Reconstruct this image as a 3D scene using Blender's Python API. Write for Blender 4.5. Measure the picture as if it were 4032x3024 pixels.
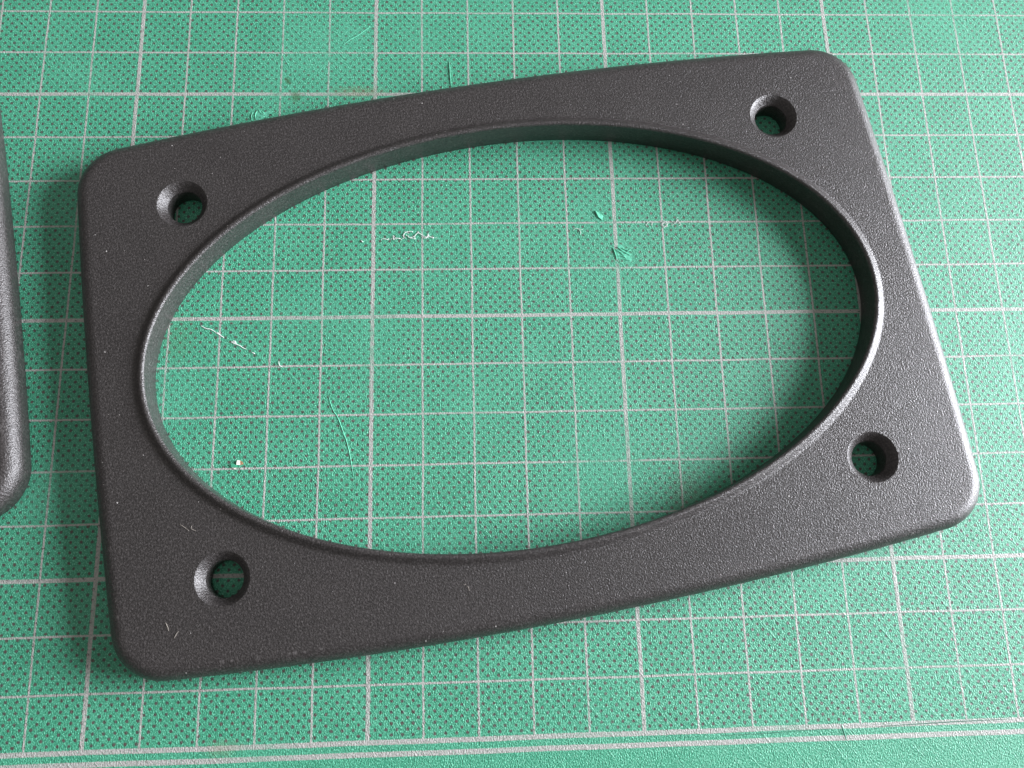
import bpy, bmesh, math, random
from mathutils import Vector, Matrix

for o in list(bpy.data.objects):
    bpy.data.objects.remove(o)
scene = bpy.context.scene
MM = 0.001

# ------------------------------------------------------------------ camera
cam_d = bpy.data.cameras.new("camera")
cam = bpy.data.objects.new("camera", cam_d)
scene.collection.objects.link(cam)
cam_pos = Vector((69.817, -102.946, 162.533)) * MM
right = Vector((0.9987763, -0.0264841, 0.0417666))
down = Vector((-0.0160853, -0.9725704, -0.2320520))
fwd = Vector((0.0467666, 0.2310962, -0.9718063))
m = Matrix.Identity(4)
for i in range(3):
    m[i][0] = right[i]; m[i][1] = -down[i]; m[i][2] = -fwd[i]; m[i][3] = cam_pos[i]
cam.matrix_world = m
cam_d.sensor_width = 36.0
cam_d.lens = 29.68
cam_d.clip_start = 0.005
cam_d.clip_end = 50
cam_d.dof.use_dof = True
cam_d.dof.focus_distance = 0.176
cam_d.dof.aperture_fstop = 42
scene.camera = cam

# ------------------------------------------------------------------ light
scene.view_settings.view_transform = 'Standard'
scene.view_settings.look = 'None'
scene.view_settings.exposure = 0.0
scene.view_settings.gamma = 1.0

world = bpy.data.worlds.new("World")
scene.world = world
world.use_nodes = True
bg = world.node_tree.nodes['Background']
bg.inputs['Color'].default_value = (1.0, 0.95, 0.92, 1)
bg.inputs['Strength'].default_value = 0.22


def area(name, loc, target, sx, sy, power, col):
    d = bpy.data.lights.new(name, 'AREA')
    d.shape = 'RECTANGLE'; d.size = sx; d.size_y = sy; d.energy = power; d.color = col
    o = bpy.data.objects.new(name, d)
    scene.collection.objects.link(o)
    o.location = loc
    o.rotation_euler = (Vector(target) - Vector(loc)).to_track_quat('-Z', 'Y').to_euler()
    return o


centre = (0.08, -0.055, 0.0)
WIN_EL = math.radians(17.5)
area("window_light", (0.08 + 1.3 * math.cos(WIN_EL), 0.06, 1.3 * math.sin(WIN_EL)), centre,
     0.86, 0.66, 67.0, (0.955, 0.965, 1.03))
area("ceiling_light", (0.0, 0.25, 2.2), centre, 2.4, 2.4, 3.5, (1.0, 0.95, 0.92))


# ------------------------------------------------------------------ node helper
class S:
    """a socket with arithmetic"""
    def __init__(self, nt, s): self.nt = nt; self.s = s
    def op(self, kind, *a):
        n = self.nt.nodes.new('ShaderNodeMath'); n.operation = kind
        for i, v in enumerate((self,) + a):
            if isinstance(v, S): self.nt.links.new(v.s, n.inputs[i])
            else: n.inputs[i].default_value = v
        return S(self.nt, n.outputs[0])
    def __add__(self, o): return self.op('ADD', o)
    __radd__ = __add__
    def __sub__(self, o): return self.op('SUBTRACT', o)
    def __rsub__(self, o): return (self * -1.0) + o
    def __mul__(self, o): return self.op('MULTIPLY', o)
    __rmul__ = __mul__
    def __truediv__(self, o): return self.op('DIVIDE', o)
    def abs(self): return self.op('ABSOLUTE')
    def fract(self): return self.op('FRACT')
    def floor(self): return self.op('FLOOR')
    def min(self, o): return self.op('MINIMUM', o)
    def max(self, o): return self.op('MAXIMUM', o)
    def sqrt(self): return self.op('SQRT')
    def lt(self, o): return self.op('LESS_THAN', o)
    def gt(self, o): return self.op('GREATER_THAN', o)
    def clamp(self):
        r = self.op('ADD', 0.0); r.s.node.use_clamp = True; return r


def ramp(x, a, b, lo=0.0, hi=1.0):
    n = x.nt.nodes.new('ShaderNodeMapRange'); n.clamp = True
    x.nt.links.new(x.s, n.inputs['Value'])
    for k, v in (('From Min', a), ('From Max', b), ('To Min', lo), ('To Max', hi)):
        n.inputs[k].default_value = v
    return S(x.nt, n.outputs['Result'])


def noise(nt, vec, scale, detail=2.0, rough=0.5):
    n = nt.nodes.new('ShaderNodeTexNoise')
    n.inputs['Scale'].default_value = scale; n.inputs['Detail'].default_value = detail
    n.inputs['Roughness'].default_value = rough
    nt.links.new(vec, n.inputs['Vector'])
    return S(nt, n.outputs['Fac'])


def combine(nt, x, y, z=0.0):
    n = nt.nodes.new('ShaderNodeCombineXYZ')
    for i, v in enumerate((x, y, z)):
        if isinstance(v, S): nt.links.new(v.s, n.inputs[i])
        else: n.inputs[i].default_value = v
    return n.outputs[0]


def mix(nt, f, a, b):
    n = nt.nodes.new('ShaderNodeMix'); n.data_type = 'RGBA'
    nt.links.new(f.s, n.inputs[0])
    for i, v in ((6, a), (7, b)):
        if isinstance(v, tuple): n.inputs[i].default_value = v + (1,)
        else: nt.links.new(v, n.inputs[i])
    return n.outputs[2]


def base_mat(name):
    mt = bpy.data.materials.new(name); mt.use_nodes = True
    nt = mt.node_tree
    p = nt.nodes['Principled BSDF']
    tc = nt.nodes.new('ShaderNodeTexCoord')
    vm = nt.nodes.new('ShaderNodeVectorMath'); vm.operation = 'SCALE'
    nt.links.new(tc.outputs['Object'], vm.inputs[0]); vm.inputs['Scale'].default_value = 1000.0
    sep = nt.nodes.new('ShaderNodeSeparateXYZ'); nt.links.new(vm.outputs[0], sep.inputs[0])
    x, y, z = (S(nt, sep.outputs[i]) for i in range(3))
    return mt, nt, p, vm.outputs[0], x, y, z


def bump(nt, p, h, dist, strength=1.0):
    b = nt.nodes.new('ShaderNodeBump')
    b.inputs['Distance'].default_value = dist; b.inputs['Strength'].default_value = strength
    nt.links.new(h.s, b.inputs['Height']); nt.links.new(b.outputs[0], p.inputs['Normal'])


# ------------------------------------------------------------------ materials
def make_mat_material():
    """printed cutting mat, coordinates in millimetres of the mat's own print"""
    mt, nt, p, vec, x, y, z = base_mat("green_mat_print")
    wob = noise(nt, vec, 3.2, 2.0) - 0.5
    wob2 = noise(nt, combine(nt, x + 31.7, y - 12.1), 3.2, 2.0) - 0.5
    slow = noise(nt, vec, 0.06, 2.0) - 0.5
    xw = x + wob * 0.26 + slow * 0.35
    yw = y + wob2 * 0.26 + (noise(nt, combine(nt, x - 77.0, y + 40.0), 0.06, 2.0) - 0.5) * 0.35
    # worn spots (centre x, centre y, radius, strength)
    spots = [(38, 10, 15, .75), (44, 13, 8, .8), (31, 3, 11, .55), (101.8, -37, 4.0, 1.0), (96, -82, 14, .75), (97, -40, 12, .45),
             (29.4, -1.3, 5, .6), (12, -66, 10, .5), (96, -28, 5, .8), (104, -98, 10, .6),
             (178, 20, 16, .55), (186, -60, 14, .5), (118, 6, 9, .4), (70, -68, 9, .3), (60, 14, 9, .45), (150, -120, 12, .35), (95, -64, 8, .5)]
    wear = None
    lump = (noise(nt, vec, 0.35, 3.0) - 0.5) * 9.0
    for sx, sy, r, k in spots:
        dx = x - float(sx); dy = y - float(sy)
        d = (dx * dx + dy * dy).sqrt() + lump
        w = ramp(d, r * 0.25, r * 1.05, k, 0.0)
        wear = w if wear is None else wear.max(w)
    gw = ramp(noise(nt, combine(nt, x + 200.0, y), 0.045, 3.0), 0.52, 0.72, 0.0, 0.55)
    wear = wear.max(gw)

    def line(c, pos_mod, width):
        """distance to the nearest multiple of pos_mod"""
        f = ((c / pos_mod) + 0.5).fract() - 0.5
        return (f.abs() * pos_mod) - width * 0.5
    grid_y = (y.gt(-130.1))
    vx = line(xw, 10.0, 0.37).min(line(xw, 50.0, 0.76))
    hy = line(yw, 10.0, 0.37).min(line(yw, 50.0, 0.76))
    hy = hy.max((-129.9 - y) * 1.0)            # no regular rows past the border
    vx = vx.max((-129.9 - y))
    b1 = (yw + 129.78).abs() - 0.43
    b2 = (yw + 131.80).abs() - 0.45
    d = vx.min(hy).min(b1).min(b2)
    lines = ramp(d, -0.06, 0.06, 1.0, 0.0)
    pores = ramp(noise(nt, combine(nt, x * 1.0, y * 0.7 + 9.0), 4.2, 2.0), 0.28, 0.44, 0.25, 1.0)
    fade = ramp(noise(nt, combine(nt, x + 55.0, y + 91.0), 0.5, 3.0), 0.30, 0.60, 1.35, 0.35)
    lines = lines * pores * (1.0 - (wear * fade)).max(0.0)
    # two interleaved dot lattices
    px, py = 1.948, 1.916
    dw = noise(nt, vec, 2.1, 2.0) - 0.5
    dw2 = noise(nt, combine(nt, x + 11.0, y + 71.0), 2.1, 2.0) - 0.5
    xd = x + dw * 0.24; yd = y + dw2 * 0.24

    def lattice(ox, oy):
        fx = (((xd - ox) / px) + 0.5).fract() - 0.5
        fy = (((yd - oy) / py) + 0.5).fract() - 0.5
        ax = fx * px; ay = fy * py
        return (ax * ax + ay * ay).sqrt()
    dd = lattice(38.69, -53.88).min(lattice(38.69 + px / 2, -53.88 + py / 2))
    dot_n = noise(nt, combine(nt, x * 1.0, y * 1.0 + 300.0), 0.9, 1.0)
    rad = ramp(dot_n, 0.3, 0.7, 0.26, 0.335)
    dots = ramp(dd - rad, -0.08, 0.08, 1.0, 0.0)
    rag = ramp(noise(nt, combine(nt, x + 5.0, y + 17.0), 5.5, 1.0), 0.28, 0.42, 0.55, 1.0)
    dots = dots * y.gt(-129.4) * rag * (1.0 - wear * 0.8 * ramp(fade, 0.35, 1.35, 0.55, 1.0))
    # colours
    tone = noise(nt, vec, 0.11, 4.0)
    green = mix(nt, ramp(tone, 0.3, 0.7), (0.042, 0.300, 0.175), (0.062, 0.352, 0.212))
    green = mix(nt, wear * 0.6, green, (0.105, 0.430, 0.285))
    fine = noise(nt, combine(nt, x, y * 0.6), 5.5, 2.0)
    green = mix(nt, ramp(fine, 0.53, 0.66, 0.0, 0.85), green, (0.22, 0.72, 0.49))  # bright mint flecks: specular glints of the mat grain painted into the colour
    green = mix(nt, ramp(fine, 0.46, 0.32, 0.0, 0.6), green, (0.025, 0.20, 0.12))
    ink = mix(nt, ramp(noise(nt, vec, 1.3, 1.0), 0.35, 0.65), (0.098, 0.076, 0.066), (0.070, 0.080, 0.076))
    col = mix(nt, dots, green, ink)
    white = mix(nt, ramp(noise(nt, vec, 2.6, 2.0), 0.35, 0.65), (0.36, 0.37, 0.345), (0.50, 0.485, 0.465))
    col = mix(nt, lines, col, white)
    # black dots that print through the wide lines
    thru = dots * ramp(noise(nt, combine(nt, x + 5.0, y + 7.0), 3.4, 0.0), 0.57, 0.66) * (lines.gt(0.3))
    col = mix(nt, thru * 0.8, col, (0.05, 0.045, 0.045))

    def stain(sx, sy, ax, ay, k, c):
        nonlocal col
        dx = (x - sx) / ax; dy = (y - sy) / ay
        d = (dx * dx + dy * dy).sqrt() + (noise(nt, vec, 0.8, 2.0) - 0.5) * 1.2
        col = mix(nt, ramp(d, 0.4, 1.3, k, 0.0), col, c)
    stain(46.5, 0.6, 5.5, 1.3, 0.42, (0.20, 0.22, 0.12))
    stain(33.2, -0.6, 1.0, 1.6, 0.55, (0.05, 0.10, 0.02))
    stain(31.4, 3.2, 0.6, 0.8, 0.7, (0.04, 0.09, 0.02))
    stain(111.0, -87.5, 3.5, 6.0, 0.35, (0.12, 0.25, 0.16))
    stain(12.0, -54.0, 3.0, 5.0, 0.25, (0.10, 0.26, 0.13))
    stain(24.5, -129.9, 3.0, 1.5, 0.30, (0.25, 0.30, 0.18))
    nt.links.new(col, p.inputs['Base Color'])
    p.inputs['Roughness'].default_value = 0.46
    p.inputs['Specular IOR Level'].default_value = 0.5
    g1 = noise(nt, combine(nt, x, y * 0.6), 4.3, 2.0)
    g2 = noise(nt, combine(nt, x + 3.0, y * 0.8), 1.1, 2.0)
    scr = noise(nt, combine(nt, x * 0.6 + y * 0.5, y * 0.06 - x * 0.05), 1.6, 2.0)
    h = g1 * 0.75 * (1.0 - wear * 0.45) + g2 * 0.3 + ramp(scr, 0.62, 0.72, 0.0, 0.15) + lines * 0.05
    bump(nt, p, h, 0.00026, 1.0)
    return mt


def make_plate_material():
    mt, nt, p, vec, x, y, z = base_mat("black_sintered_nylon")
    g = noise(nt, vec, 3.3, 2.0, 0.6)
    g3 = noise(nt, vec, 1.2, 2.0)
    tone = noise(nt, vec, 0.12, 3.0)
    c = mix(nt, ramp(tone, 0.3, 0.7), (0.029, 0.026, 0.0255), (0.037, 0.0335, 0.0325))
    gc = noise(nt, combine(nt, x + 91.0, y, z), 2.6, 2.0, 0.7)
    c = mix(nt, ramp(gc, 0.50, 0.72, 0.0, 1.0), c, (0.090, 0.082, 0.081))  # paler speckle puts the sparkle of the plastic grain into the colour
    c = mix(nt, ramp(gc, 0.50, 0.30, 0.0, 0.9), c, (0.014, 0.012, 0.012))
    # rough print-layer edge just where the flat starts to round off
    band = ramp(z, 5.60, 5.66) * ramp(z, 5.76, 5.79, 1.0, 0.0) + ramp(z, 6.46, 6.50) * ramp(z, 6.57, 6.59, 1.0, 0.0)
    patch = ramp(noise(nt, vec, 1.1, 2.0), 0.55, 0.66) * ramp(noise(nt, vec, 0.05, 1.0), 0.46, 0.58) * ramp(y, -20.0, -35.0)
    c = mix(nt, band * patch * 0.55, c, (0.15, 0.14, 0.137))
    # dust specks
    v = nt.nodes.new('ShaderNodeTexVoronoi'); v.feature = 'F1'; v.inputs['Scale'].default_value = 0.55
    nt.links.new(vec, v.inputs['Vector'])
    sc = nt.nodes.new('ShaderNodeSeparateXYZ'); nt.links.new(v.outputs['Color'], sc.inputs[0])
    size = ramp(S(nt, sc.outputs[0]), 0.62, 1.0, 0.0, 0.075)
    speck = (S(nt, v.outputs['Distance'])).lt(size)
    c = mix(nt, speck * 0.75, c, (0.62, 0.60, 0.58))
    nt.links.new(c, p.inputs['Base Color'])
    p.inputs['Roughness'].default_value = 0.37
    p.inputs['Specular IOR Level'].default_value = 0.80
    lay = z * 11.0 + (g3 - 0.5) * 1.2
    step = ramp(lay.fract(), 0.0, 0.7)
    h = g * 0.8 + g3 * 0.15 + step * 0.03
    bump(nt, p, h, 0.00018, 1.0)
    return mt


def plain(name, col, rough=0.5, scale=3.0, var=0.25):
    mt, nt, p, vec, x, y, z = base_mat(name)
    n = noise(nt, vec, scale, 2.0)
    a = tuple(max(0.0, c * (1 - var)) for c in col); b = tuple(min(1.0, c * (1 + var)) for c in col)
    nt.links.new(mix(nt, ramp(n, 0.3, 0.7), a, b), p.inputs['Base Color'])
    p.inputs['Roughness'].default_value = rough
    bump(nt, p, n, 0.00005, 0.6)
    return mt


M_MAT = make_mat_material()
M_PLATE = make_plate_material()
M_PALE = plain("pale_fibre", (0.78, 0.86, 0.82), 0.5, 3.0, 0.1)
M_MINT = plain("raised_mint_plastic", (0.16, 0.62, 0.42), 0.35)
M_MINT2 = plain("scored_mint_plastic", (0.13, 0.52, 0.35), 0.4)
M_GREEN = plain("cut_green_plastic", (0.07, 0.42, 0.25), 0.4)
M_DARK = plain("dark_cut", (0.045, 0.17, 0.11), 0.7)
M_BEIGE = plain("beige_fibre", (0.34, 0.31, 0.27), 0.7, 3.0, 0.2)
M_CREAM = plain("cream_paper", (0.85, 0.82, 0.74), 0.7, 3.0, 0.06)
M_BROWN = plain("brown_paper", (0.36, 0.20, 0.10), 0.8)


# ------------------------------------------------------------------ object helpers
def link(name, bm, material, parent=None, smooth=True):
    me = bpy.data.meshes.new(name)
    bm.normal_update(); bm.to_mesh(me); bm.free()
    if smooth:
        for f in me.polygons: f.use_smooth = True
    me.materials.append(material)
    o = bpy.data.objects.new(name, me)
    scene.collection.objects.link(o)
    if parent: o.parent = parent
    return o


def tag(o, label, cat, group=None):
    o['label'] = label; o['category'] = cat
    if group: o['group'] = group


def tube(bm, pts, r, z0, sides=6, taper=True, arch=0.0):
    """a thin round strand through pts (mm), lying at height z0 (mm)"""
    n = len(pts); P = []
    # resample smoothly
    for i in range(n - 1):
        p0 = pts[max(0, i - 1)]; p1 = pts[i]; p2 = pts[i + 1]; p3 = pts[min(n - 1, i + 2)]
        for k in range(4):
            t = k / 4.0
            P.append(tuple(0.5 * ((2 * p1[j]) + (-p0[j] + p2[j]) * t + (2 * p0[j] - 5 * p1[j] + 4 * p2[j] - p3[j]) * t * t
                                  + (-p0[j] + 3 * p1[j] - 3 * p2[j] + p3[j]) * t ** 3) for j in range(2)))
    P.append(pts[-1])
    rings = []; N = len(P)
    for i, q in enumerate(P):
        a = P[max(0, i - 1)]; b = P[min(N - 1, i + 1)]
        d = Vector((b[0] - a[0], b[1] - a[1], 0)); d.normalize() if d.length else None
        nrm = Vector((-d.y, d.x, 0)); up = Vector((0, 0, 1))
        rr = r * (0.35 + 0.65 * math.sin(math.pi * (i + 0.5) / N)) if taper else r
        zc = z0 + r + arch * math.sin(math.pi * i / max(1, N - 1))
        rings.append([bm.verts.new((Vector((q[0], q[1], zc)) + nrm * math.cos(2 * math.pi * s / sides) * rr
                                    + up * math.sin(2 * math.pi * s / sides) * rr) * MM) for s in range(sides)])
    for i in range(N - 1):
        for s in range(sides):
            bm.faces.new((rings[i][s], rings[i][(s + 1) % sides], rings[i + 1][(s + 1) % sides], rings[i + 1][s]))
    bm.faces.new(rings[0][::-1]); bm.faces.new(rings[-1])


def chip(bm, pts, z0, z1, lift=0.0):
    """thin piece with thickness: lower outline at z0, slightly inset top at z1 (mm); lift raises one side"""
    cx = sum(p[0] for p in pts) / len(pts); cy = sum(p[1] for p in pts) / len(pts)
    xs = [p[0] for p in pts]; w = (max(xs) - min(xs)) or 1
    lo = [bm.verts.new((p[0] * MM, p[1] * MM, z0 * MM)) for p in pts]
    hi = [bm.verts.new(((p[0] * .94 + cx * .06) * MM, (p[1] * .94 + cy * .06) * MM,
                        (z1 + lift * (1 - (p[0] - min(xs)) / w)) * MM)) for p in pts]
    n = len(pts)
    for i in range(n):
        bm.faces.new((lo[i], lo[(i + 1) % n], hi[(i + 1) % n], hi[i]))
    bm.faces.new(hi); bm.faces.new(lo[::-1])
    bmesh.ops.recalc_face_normals(bm, faces=bm.faces)


# ------------------------------------------------------------------ cutting mat
bm = bmesh.new()
X0, X1, Y0, Y1, TH, RC = -230.0, 370.0, -146.0, 304.0, 3.0, 6.0


def rrect(x0, x1, y0, y1, r, n=8):
    out = []
    for cx, cy, a0 in ((x1 - r, y1 - r, 0), (x0 + r, y1 - r, 90), (x0 + r, y0 + r, 180), (x1 - r, y0 + r, 270)):
        for k in range(n + 1):
            a = math.radians(a0 + 90 * k / n); out.append((cx + r * math.cos(a), cy + r * math.sin(a)))
    return out


rings = []
for inset, zz in ((0.3, -TH), (0.0, -TH + 0.3), (0.0, -0.35), (0.35, 0.0)):
    rings.append([bm.verts.new((px * MM, py * MM, zz * MM)) for px, py in
                  rrect(X0 + inset, X1 - inset, Y0 + inset, Y1 - inset, RC)])
for a, b in zip(rings, rings[1:]):
    for i in range(len(a)):
        bm.faces.new((a[i], a[(i + 1) % len(a)], b[(i + 1) % len(a)], b[i]))
bm.faces.new(rings[0][::-1]); bm.faces.new(rings[-1])
mat = link("cutting_mat", bm, M_MAT, smooth=False)
tag(mat, "green cutting mat with white grid and small dark dots, under both plates", "cutting mat")


def mat_part(name, lines, r, material, z0=-0.02, label=None, arch=0.0):
    bm = bmesh.new()
    for l in lines: tube(bm, l, r, z0 - r * 0.6, arch=arch)
    o = link(name, bm, material, mat)
    if label: o['label'] = label
    return o


mat_part("scratch", [[(41.7, -66.11), (42.09, -67.56), (42.7, -69.12), (43.54, -70.45), (44.52, -72.96), (45.25, -74.86), (45.99, -77.68), (46.62, -81.18), (46.87, -82.1)],
                     [(44.41, -73.19), (45.37, -75.09)], [(41.84, -66.95), (42.34, -68.28)]], 0.085, M_MINT, label="long pale green scratch inside the oval opening")
mat_part("scratch", [[(16.15, -51.34), (17.28, -52.02), (18.22, -52.2), (19.19, -52.79)], [(19.2, -52.88), (19.92, -53.3), (20.89, -53.97)],
                     [(19.12, -52.96), (19.67, -52.96), (20.01, -53.38)], [(22.26, -54.73), (22.89, -54.91), (23.54, -55.41), (24.1, -55.67), (24.82, -56.17), (25.38, -56.37)],
                     [(22.64, -54.57), (23.04, -54.75), (23.29, -55.03)], [(22.26, -54.82), (23.06, -55.24), (23.7, -55.5)], [(26.42, -57.01), (27.06, -57.32)]],
         0.10, M_PALE, label="frayed white scratch near the left end of the oval")
mat_part("scratch", [[(25.54, 16.86), (26.8, 14.34), (28.71, 11.39), (30.61, 8.31), (33.06, 3.95), (37.21, -3.52)]], 0.055, M_MINT2)
mat_part("scratch", [[(42.86, 11.87), (44.39, 13.21), (46.18, 14.41), (48.76, 16.52)]], 0.09, M_MINT2)
mat_part("scratch", [[(136.48, -129.46), (136.77, -130.67), (137.08, -132.13)]], 0.09, M_MINT2)
mat_part("burr", [[(99.25, -35.55), (99.66, -36.67), (100.03, -38.4)], [(99.7, -35.92), (101.05, -36.93), (102.13, -38.42)],
                  [(100.2, -35.43), (101.31, -36.43), (102.89, -37.44)], [(101.12, -35.69), (102.02, -36.19), (103.18, -36.45)],
                  [(100.26, -38.4), (101.44, -38.17), (102.83, -38.43)], [(101.75, -36.93), (102.48, -36.45), (102.97, -36.08)],
                  [(100.67, -37.42), (101.93, -37.8)]], 0.10, M_MINT, z0=0.06)
mat_part("burr", [[(24.23, -6.19), (24.07, -5.2), (24.4, -4.35)], [(24.89, -5.82), (24.92, -4.78), (25.26, -3.93)],
                  [(25.5, -3.65), (26.04, -4.5), (26.69, -4.98)], [(26.27, -4.07), (26.81, -4.92)], [(27.56, -4.92), (28.17, -4.36), (28.99, -4.08)],
                  [(27.93, -4.64), (28.57, -4.92)], [(25.88, -5.49), (26.83, -5.35)]], 0.09, M_MINT, z0=0.03,
         label="scuffed bright green burrs beside the plate's upper edge")
mat_part("burr", [[(65.83, 8.07), (65.98, 6.36), (66.09, 4.11), (66.23, 1.67)]], 0.09, M_MINT2, z0=0.0, arch=0.08)


def rough_patch(name, cx, cy, rx, ry, ang, hmax, material, seed, label=None):
    """shallow ragged blister of torn plastic, an irregular height field that sinks into the mat at its edge"""
    rnd = random.Random(seed); n = 26
    ph = [rnd.uniform(0, 6.28) for _ in range(6)]
    bm = bmesh.new(); g = []
    ca, sa = math.cos(ang), math.sin(ang)
    for j in range(n + 1):
        row = []
        for i in range(n + 1):
            u = (i / n * 2 - 1) * 1.25; v = (j / n * 2 - 1) * 1.25
            a = math.atan2(v, u); r = math.hypot(u, v)
            edge = 1.0 + 0.22 * math.sin(3 * a + ph[0]) + 0.14 * math.sin(5 * a + ph[1])
            k = max(-0.4, 1 - r / edge)
            ridge = 0.5 + 0.5 * math.sin(9 * u + 2.2 * math.sin(4 * v + ph[2]) + ph[3])
            hgt = hmax * (k * 1.4 * (0.35 + ridge) + rnd.uniform(-0.16, 0.16)) if k > 0 else -0.05
            x = u * rx; y = v * ry
            row.append(bm.verts.new(((cx + x * ca - y * sa) * MM, (cy + x * sa + y * ca) * MM, hgt * MM)))
        g.append(row)
    for j in range(n):
        for i in range(n):
            bm.faces.new((g[j][i], g[j][i + 1], g[j + 1][i + 1], g[j + 1][i]))
    o = link(name, bm, material, mat)
    if label: o['label'] = label
    return o


rough_patch("burr", 101.2, -37.0, 2.1, 1.35, math.radians(-35), 0.10, M_MINT2, 3, "rough gouged patch of mint green in the oval")
rough_patch("burr", 26.2, -4.9, 1.9, 1.0, math.radians(15), 0.07, M_MINT2, 8)

bm = bmesh.new(); chip(bm, [(95.97, -27.37), (96.84, -27.88), (97.68, -28.52), (97.39, -29.58), (96.6, -28.84)][::-1], -0.03, 0.10, 0.25)
link("cut_flap", bm, M_MINT, mat, False)['label'] = "small leaf-shaped flap of mint green lifted from the mat"
bm = bmesh.new(); chip(bm, [(23.39, -79.14), (23.99, -79.09), (24.64, -79.25), (24.73, -79.62), (24.17, -79.82), (23.55, -79.81)][::-1], -0.03, 0.2, 0.0)
link("cut_flap", bm, M_GREEN, mat, False)
for l, r in (([(15.11, -52.37), (16.96, -51.9), (20.23, -51.71), (23.65, -51.19), (27.16, -50.63)], 0.05),
             ([(110.15, -35.65), (112.88, -35.3), (117.84, -34.97), (119.29, -34.81)], 0.05),
             ([(114.0, -130.7), (122.85, -130.52), (135.54, -130.1)], 0.06),
             ([(143.34, -130.09), (155.9, -129.75), (168.54, -129.57)], 0.08)):
    mat_part("knife_cut", [l], r, M_DARK)

# ------------------------------------------------------------------ speaker adapter plate
ROT = math.radians(9.07)
RIM_ROT = math.radians(-0.44)
H = 5.8          # thickness of the flat
EA, EB = 71.41, 42.22


def outline(off=0.0, hw=82.78, hh=55.38, k1=5.87e-4, k2=3.58e-4, rc=9.7, cx=0.06, cy=-0.6):
    """bowed rectangle with rounded corners, offset inwards by off; always the same number of points"""
    R1, R2 = 1 / (2 * k1), 1 / (2 * k2)
    c1 = (0.0, hh - R1); c2 = (hw - R2, 0.0)
    px, py = hw - rc - 1, hh - rc - 2.0
    for _ in range(40):
        d1 = math.hypot(px - c1[0], py - c1[1]); d2 = math.hypot(px - c2[0], py - c2[1])
        f1 = d1 - (R1 - rc); f2 = d2 - (R2 - rc)
        a, b = (px - c1[0]) / d1, (py - c1[1]) / d1; c, d = (px - c2[0]) / d2, (py - c2[1]) / d2
        det = a * d - b * c
        px -= (f1 * d - b * f2) / det; py -= (a * f2 - c * f1) / det
    a1 = math.atan2(py - c1[1], px - c1[0]); a2 = math.atan2(py - c2[1], px - c2[0])
    Q = []
    for k in range(16): a = a2 * k / 16; Q.append((c2[0] + (R2 - off) * math.cos(a), c2[1] + (R2 - off) * math.sin(a)))
    for k in range(20): a = a2 + (a1 - a2) * k / 20; Q.append((px + (rc - off) * math.cos(a), py + (rc - off) * math.sin(a)))
    for k in range(24): a = a1 + (math.pi / 2 - a1) * k / 24; Q.append((c1[0] + (R1 - off) * math.cos(a), c1[1] + (R1 - off) * math.sin(a)))
    Q.append((0.0, hh - off))
    F = Q + [(-x, y) for x, y in Q[::-1][1:]]
    F = F + [(x, -y) for x, y in F[::-1][1:-1]]
    return [(x + cx, y + cy) for x, y in F]


def ellipse(off, n=240):
    out = []
    for k in range(n):
        a = 2 * math.pi * k / n; c, s = math.cos(a), math.sin(a)
        nx, ny = c / EA, s / EB; l = math.hypot(nx, ny)
        ex, ey = EA * c + off * nx / l, EB * s + off * ny / l
        cr, sr = math.cos(RIM_ROT), math.sin(RIM_ROT)
        out.append((cr * ex - sr * ey, sr * ex + cr * ey))
    return out


def circle(cx, cy, r, n=64):
    return [(cx + r * math.cos(2 * math.pi * k / n), cy + r * math.sin(2 * math.pi * k / n)) for k in range(n)]


def ring(bm, pts, z):
    return [bm.verts.new((x * MM, y * MM, z * MM)) for x, y in pts]


def skin(bm, a, b):
    n = len(a)
    for i in range(n):
        bm.faces.new((a[i], a[(i + 1) % n], b[(i + 1) % n], b[i]))


def lathe_loops(loops, closed=True):
    """loops: list of (points, z); joins them in order into one closed solid ring"""
    bm = bmesh.new(); rs = [ring(bm, p, z) for p, z in loops]
    for a, b in zip(rs, rs[1:]): skin(bm, a, b)
    if closed: skin(bm, rs[-1], rs[0])
    bmesh.ops.recalc_face_normals(bm, faces=bm.faces)
    return bm


HOLES = [(61.1, 36.3), (-61.2, 36.4), (-61.2, -37.2), (61.6, -37.1)]
RIM_W = 2.3
R_F = 3.0        # edge rounding
R_OUT = 5.0


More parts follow.
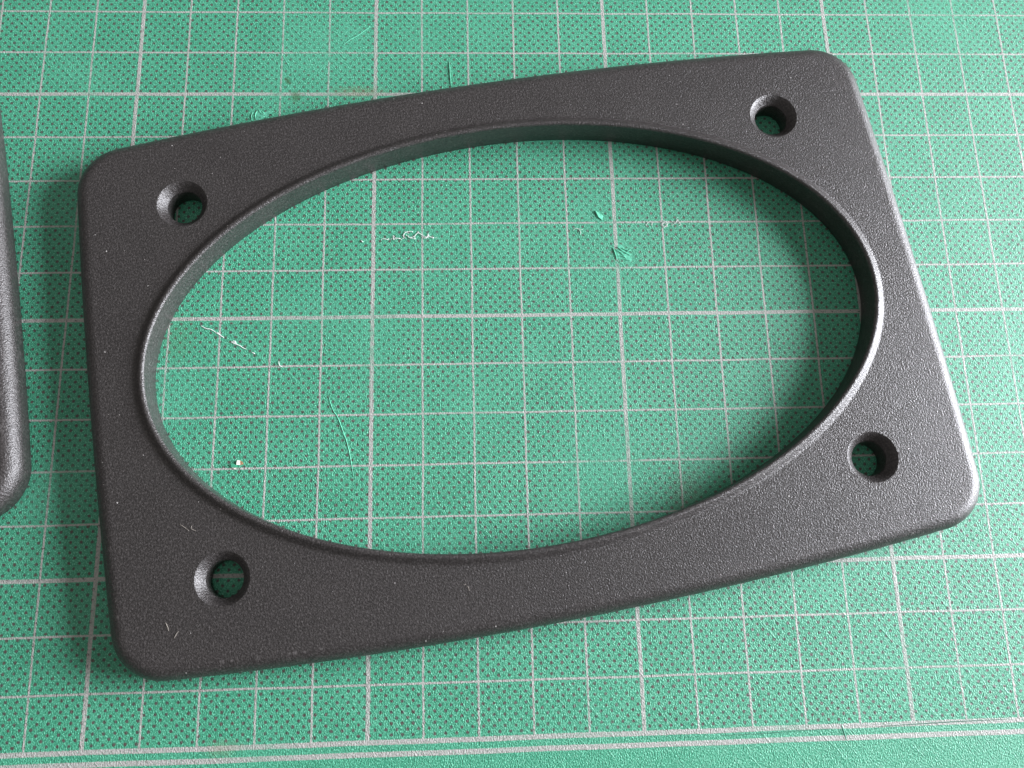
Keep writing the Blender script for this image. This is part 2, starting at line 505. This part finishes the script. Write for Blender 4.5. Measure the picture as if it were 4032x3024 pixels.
def make_plate():
    root = bpy.data.objects.new("speaker_adapter_plate", None)
    root.empty_display_size = 0.02
    scene.collection.objects.link(root)
    # body
    bm = bmesh.new()
    prof = [(0.5, 0.05), (0.12, 0.2), (0.0, 0.5), (0.0, 1.8), (0.0, H - R_F)]
    for k in range(1, 17):
        a = math.radians(90 * k / 16); prof.append((R_F * (1 - math.cos(a)), H - R_F + R_F * math.sin(a)))
    prof += [(R_F + 0.35, H), (R_F + 1.2, H)]
    rs = [ring(bm, outline(o), z) for o, z in prof]
    for a, b in zip(rs, rs[1:]): skin(bm, a, b)
    inner_sets = []
    for pts, grow in [(ellipse, None)] + [((hx, hy), None) for hx, hy in HOLES]:
        if pts is ellipse:
            seq = [(ellipse(RIM_W), 0.05), (ellipse(RIM_W), H), (ellipse(RIM_W + 0.3), H), (ellipse(RIM_W + 1.0), H)]
        else:
            hx, hy = pts
            seq = [(circle(hx, hy, R_OUT + .01), 0.05), (circle(hx, hy, R_OUT + .01), H), (circle(hx, hy, R_OUT + 0.3), H), (circle(hx, hy, R_OUT + 0.9), H)]
        rr = [ring(bm, p, z) for p, z in seq]
        for i, (a, b) in enumerate(zip(rr, rr[1:])): skin(bm, b, a)
        inner_sets.append((rr[0], rr[-1]))
    bm.edges.ensure_lookup_table()

    def edges_of(r):
        return [bm.edges.get((r[i], r[(i + 1) % len(r)])) for i in range(len(r))]
    top = edges_of(rs[-1]); bot = edges_of(rs[0])
    for lo, hi in inner_sets: top += edges_of(hi); bot += edges_of(lo)
    bmesh.ops.triangle_fill(bm, use_beauty=True, edges=top, normal=(0, 0, 1))
    bmesh.ops.triangle_fill(bm, use_beauty=True, edges=bot, normal=(0, 0, -1))
    bmesh.ops.recalc_face_normals(bm, faces=bm.faces)
    # creases where walls meet the flat
    body = link("plate_body", bm, M_PLATE, root)
    me = body.data
    sharp = me.attributes.new('sharp_edge', 'BOOLEAN', 'EDGE')
    bmx = bmesh.new(); bmx.from_mesh(me); bmx.edges.ensure_lookup_table()
    vals = [len(e.link_faces) == 2 and e.calc_face_angle(0) > math.radians(40) for e in bmx.edges]
    sharp.data.foreach_set('value', vals); bmx.free()
    # raised rim round the opening
    loops = [(ellipse(0.25), 0.05), (ellipse(0.0), 0.3), (ellipse(0.0), 3.0), (ellipse(0.0), 5.9)]
    for k in range(0, 9):
        a = math.radians(90 * k / 8); loops.append((ellipse(0.6 - 0.6 * math.cos(a)), 6.0 + 0.6 * math.sin(a)))
    for o, z in ((0.72, 6.6), (0.9, 6.55), (1.1, 6.44), (1.35, 6.26), (1.6, 6.07), (1.8, 5.94), (2.0, 5.85), (2.15, 5.81), (2.29, 5.80), (2.29, 5.5), (2.29, 0.05)):
        loops.append((ellipse(o), z))
    rim = link("raised_rim", lathe_loops(loops), M_PLATE, root)
    rim.data.set_sharp_from_angle(angle=math.radians(50))
    # countersunk screw holes
    for hx, hy in HOLES:
        prof = [(R_OUT, H), (R_OUT - 0.05, H), (R_OUT - 0.14, H - 0.05), (R_OUT - 0.9, H - 0.95), (3.50, 4.16), (3.38, 4.02), (3.35, 3.9), (3.35, 2.0), (3.35, 0.2), (3.45, 0.05), (R_OUT, 0.05)]
        bmh = lathe_loops([(circle(0, 0, r), z) for r, z in prof])
        h = link("screw_hole", bmh, M_PLATE, root)
        h.location = (hx * MM, hy * MM, 0)
        h.data.set_sharp_from_angle(angle=math.radians(35))
    return root


plate = make_plate()
plate.location = (79.17 * MM, -54.19 * MM, 0.0)
plate.rotation_euler = (0, 0, ROT)
GROUP = "matching speaker adapter plates on the cutting mat"
tag(plate, "whole dark grey plate with large oval opening and four countersunk corner holes", "speaker adapter plate", GROUP)


def copy_tree(o, parent=None):
    c = o.copy(); scene.collection.objects.link(c); c.parent = parent
    for ch in list(o.children): copy_tree(ch, c)
    return c


plate2 = copy_tree(plate)
plate2.location = (-102.4 * MM, -50.9 * MM, 0.0)
plate2.rotation_euler = (0, 0, math.radians(10.77))
tag(plate2, "dark grey plate cut off by the left photo edge, showing only its rounded side", "speaker adapter plate", GROUP)


# ------------------------------------------------------------------ lint, crumbs
def strand(name, lines, r, z0, label, cat, material=M_PALE, arch=0.08, group=None):
    ox, oy = lines[0][0]
    bm = bmesh.new()
    for l in lines: tube(bm, [(a - ox, b - oy) for a, b in l], r, 0.0, arch=arch)
    if name == "lint_tuft":
        rnd = random.Random(len(lines))
        for l in lines:
            for a, b in l:
                for _ in range(2):
                    t = rnd.uniform(0, 6.28); w = []
                    x, y = a - ox + rnd.uniform(-.15, .15), b - oy + rnd.uniform(-.1, .1)
                    for _k in range(4):
                        w.append((x, y)); x += 0.17 * math.cos(t); y += 0.13 * math.sin(t); t += rnd.uniform(-1.3, 1.3)
                    tube(bm, w, r * 0.6, 0.0, sides=5, arch=0.06)
    o = link(name, bm, material); o.location = (ox * MM, oy * MM, z0 * MM)
    tag(o, label, cat, group)
    return o


strand("lint_tuft", [[(56.27, -33.16), (56.2, -32.38), (56.77, -31.84), (57.9, -31.67)], [(56.98, -32.68), (57.49, -33.17), (58.62, -33.24)],
                     [(57.49, -33.17), (58.42, -32.73), (59.13, -32.08), (60.26, -32.75), (60.98, -32.87)], [(60.26, -33.13), (60.98, -33.04), (61.19, -32.54)],
                     [(61.29, -32.98), (62.42, -33.1)], [(60.67, -33.2), (61.08, -32.87), (61.39, -32.54)], [(51.87, -33.3), (53.0, -33.46)],
                     [(53.81, -33.14), (55.45, -33.22)], [(54.02, -32.92), (54.22, -33.4)]], 0.075, 0.0,
       "branching white lint fibres on the mat in the upper left of the oval opening", "lint")
strand("lint_tuft", [[(106.59, -30.61), (107.1, -30.03), (107.81, -30.11), (107.89, -30.62)],
                     [(109.84, -29.75), (110.29, -30.13), (110.89, -30.06), (110.96, -30.77), (110.22, -31.14), (109.92, -30.38), (110.76, -30.26)],
                     [(110.02, -30.63), (110.55, -29.88), (110.99, -30.39), (110.47, -31.02)], [(112.03, -30.65), (112.77, -30.28), (113.17, -29.65), (113.5, -30.08)],
                     [(113.07, -29.39), (113.5, -30.08), (113.93, -30.66)]], 0.065, 0.0,
       "curled knot of white lint on a grid crossing, upper right in the oval", "lint")
strand("lint_fibre", [[(91.25, -31.74), (91.74, -31.37), (93.25, -31.63)], [(92.44, -31.5), (92.76, -32.13), (92.61, -32.75)]], 0.06, 0.0,
       "small forked white fibre left of the green gouge in the oval opening", "lint")
strand("lint_fibre", [[(31.8, -58.89), (31.87, -59.55), (32.07, -59.87), (32.44, -60.16)]], 0.075, 0.0,
       "single hooked white fibre just right of the frayed white scratch", "lint")
strand("lint_fibre", [[(47.49, -33.57), (47.72, -33.81), (47.97, -33.97)]], 0.10, 0.0,
       "short bright white speck of fibre left of the branching lint", "lint")
ZP = H + 0.0
strand("lint_fibre", [[(16.55, -90.76), (17.26, -91.19), (18.27, -91.96)], [(18.76, -91.03), (18.66, -91.58), (19.45, -91.99)]], 0.04, ZP,
       "faint beige hair on the dark plate above its lower left screw hole", "lint", M_BEIGE, arch=0.03)
strand("lint_fibre", [[(17.52, -109.35), (17.15, -109.94), (16.83, -110.63)], [(15.15, -107.79), (15.54, -108.46), (15.86, -109.3)]], 0.055, ZP,
       "short beige fibres on the dark plate below its lower left screw hole", "lint", M_BEIGE, arch=0.03)
strand("lint_fibre", [[(67.52, -102.75), (68.07, -102.66)], [(68.18, -102.93), (68.54, -103.27), (68.61, -103.86)]], 0.04, ZP,
       "tiny pale fibre on the lower arm of the dark plate below the oval", "lint", M_BEIGE, arch=0.03)

crumb = bpy.data.objects.new("paper_crumb", None); crumb.empty_display_size = 0.002
scene.collection.objects.link(crumb); crumb.location = (25.2 * MM, -78.9 * MM, 0)
tag(crumb, "tiny cream and brown paper crumb on a grid line inside the oval", "crumb")


def rel(pts): return [(a - 25.2, b + 78.9) for a, b in pts][::-1]


bm = bmesh.new(); chip(bm, rel([(24.67, -78.45), (25.2, -78.48), (25.3, -79.36), (24.56, -79.33)]), 0.02, 0.22, 0.10)
link("cream_side", bm, M_CREAM, crumb, False)
bm = bmesh.new(); chip(bm, rel([(25.22, -78.48), (25.63, -78.75), (25.86, -79.24), (25.32, -79.36)]), 0.02, 0.18, 0.0)
link("brown_side", bm, M_BROWN, crumb, False)
bm = bmesh.new(); chip(bm, rel([(23.68, -79.85), (24.36, -79.88), (24.32, -80.13)]), 0.02, 0.15, 0.0)
o = link("cream_sliver", bm, M_CREAM, crumb, False)
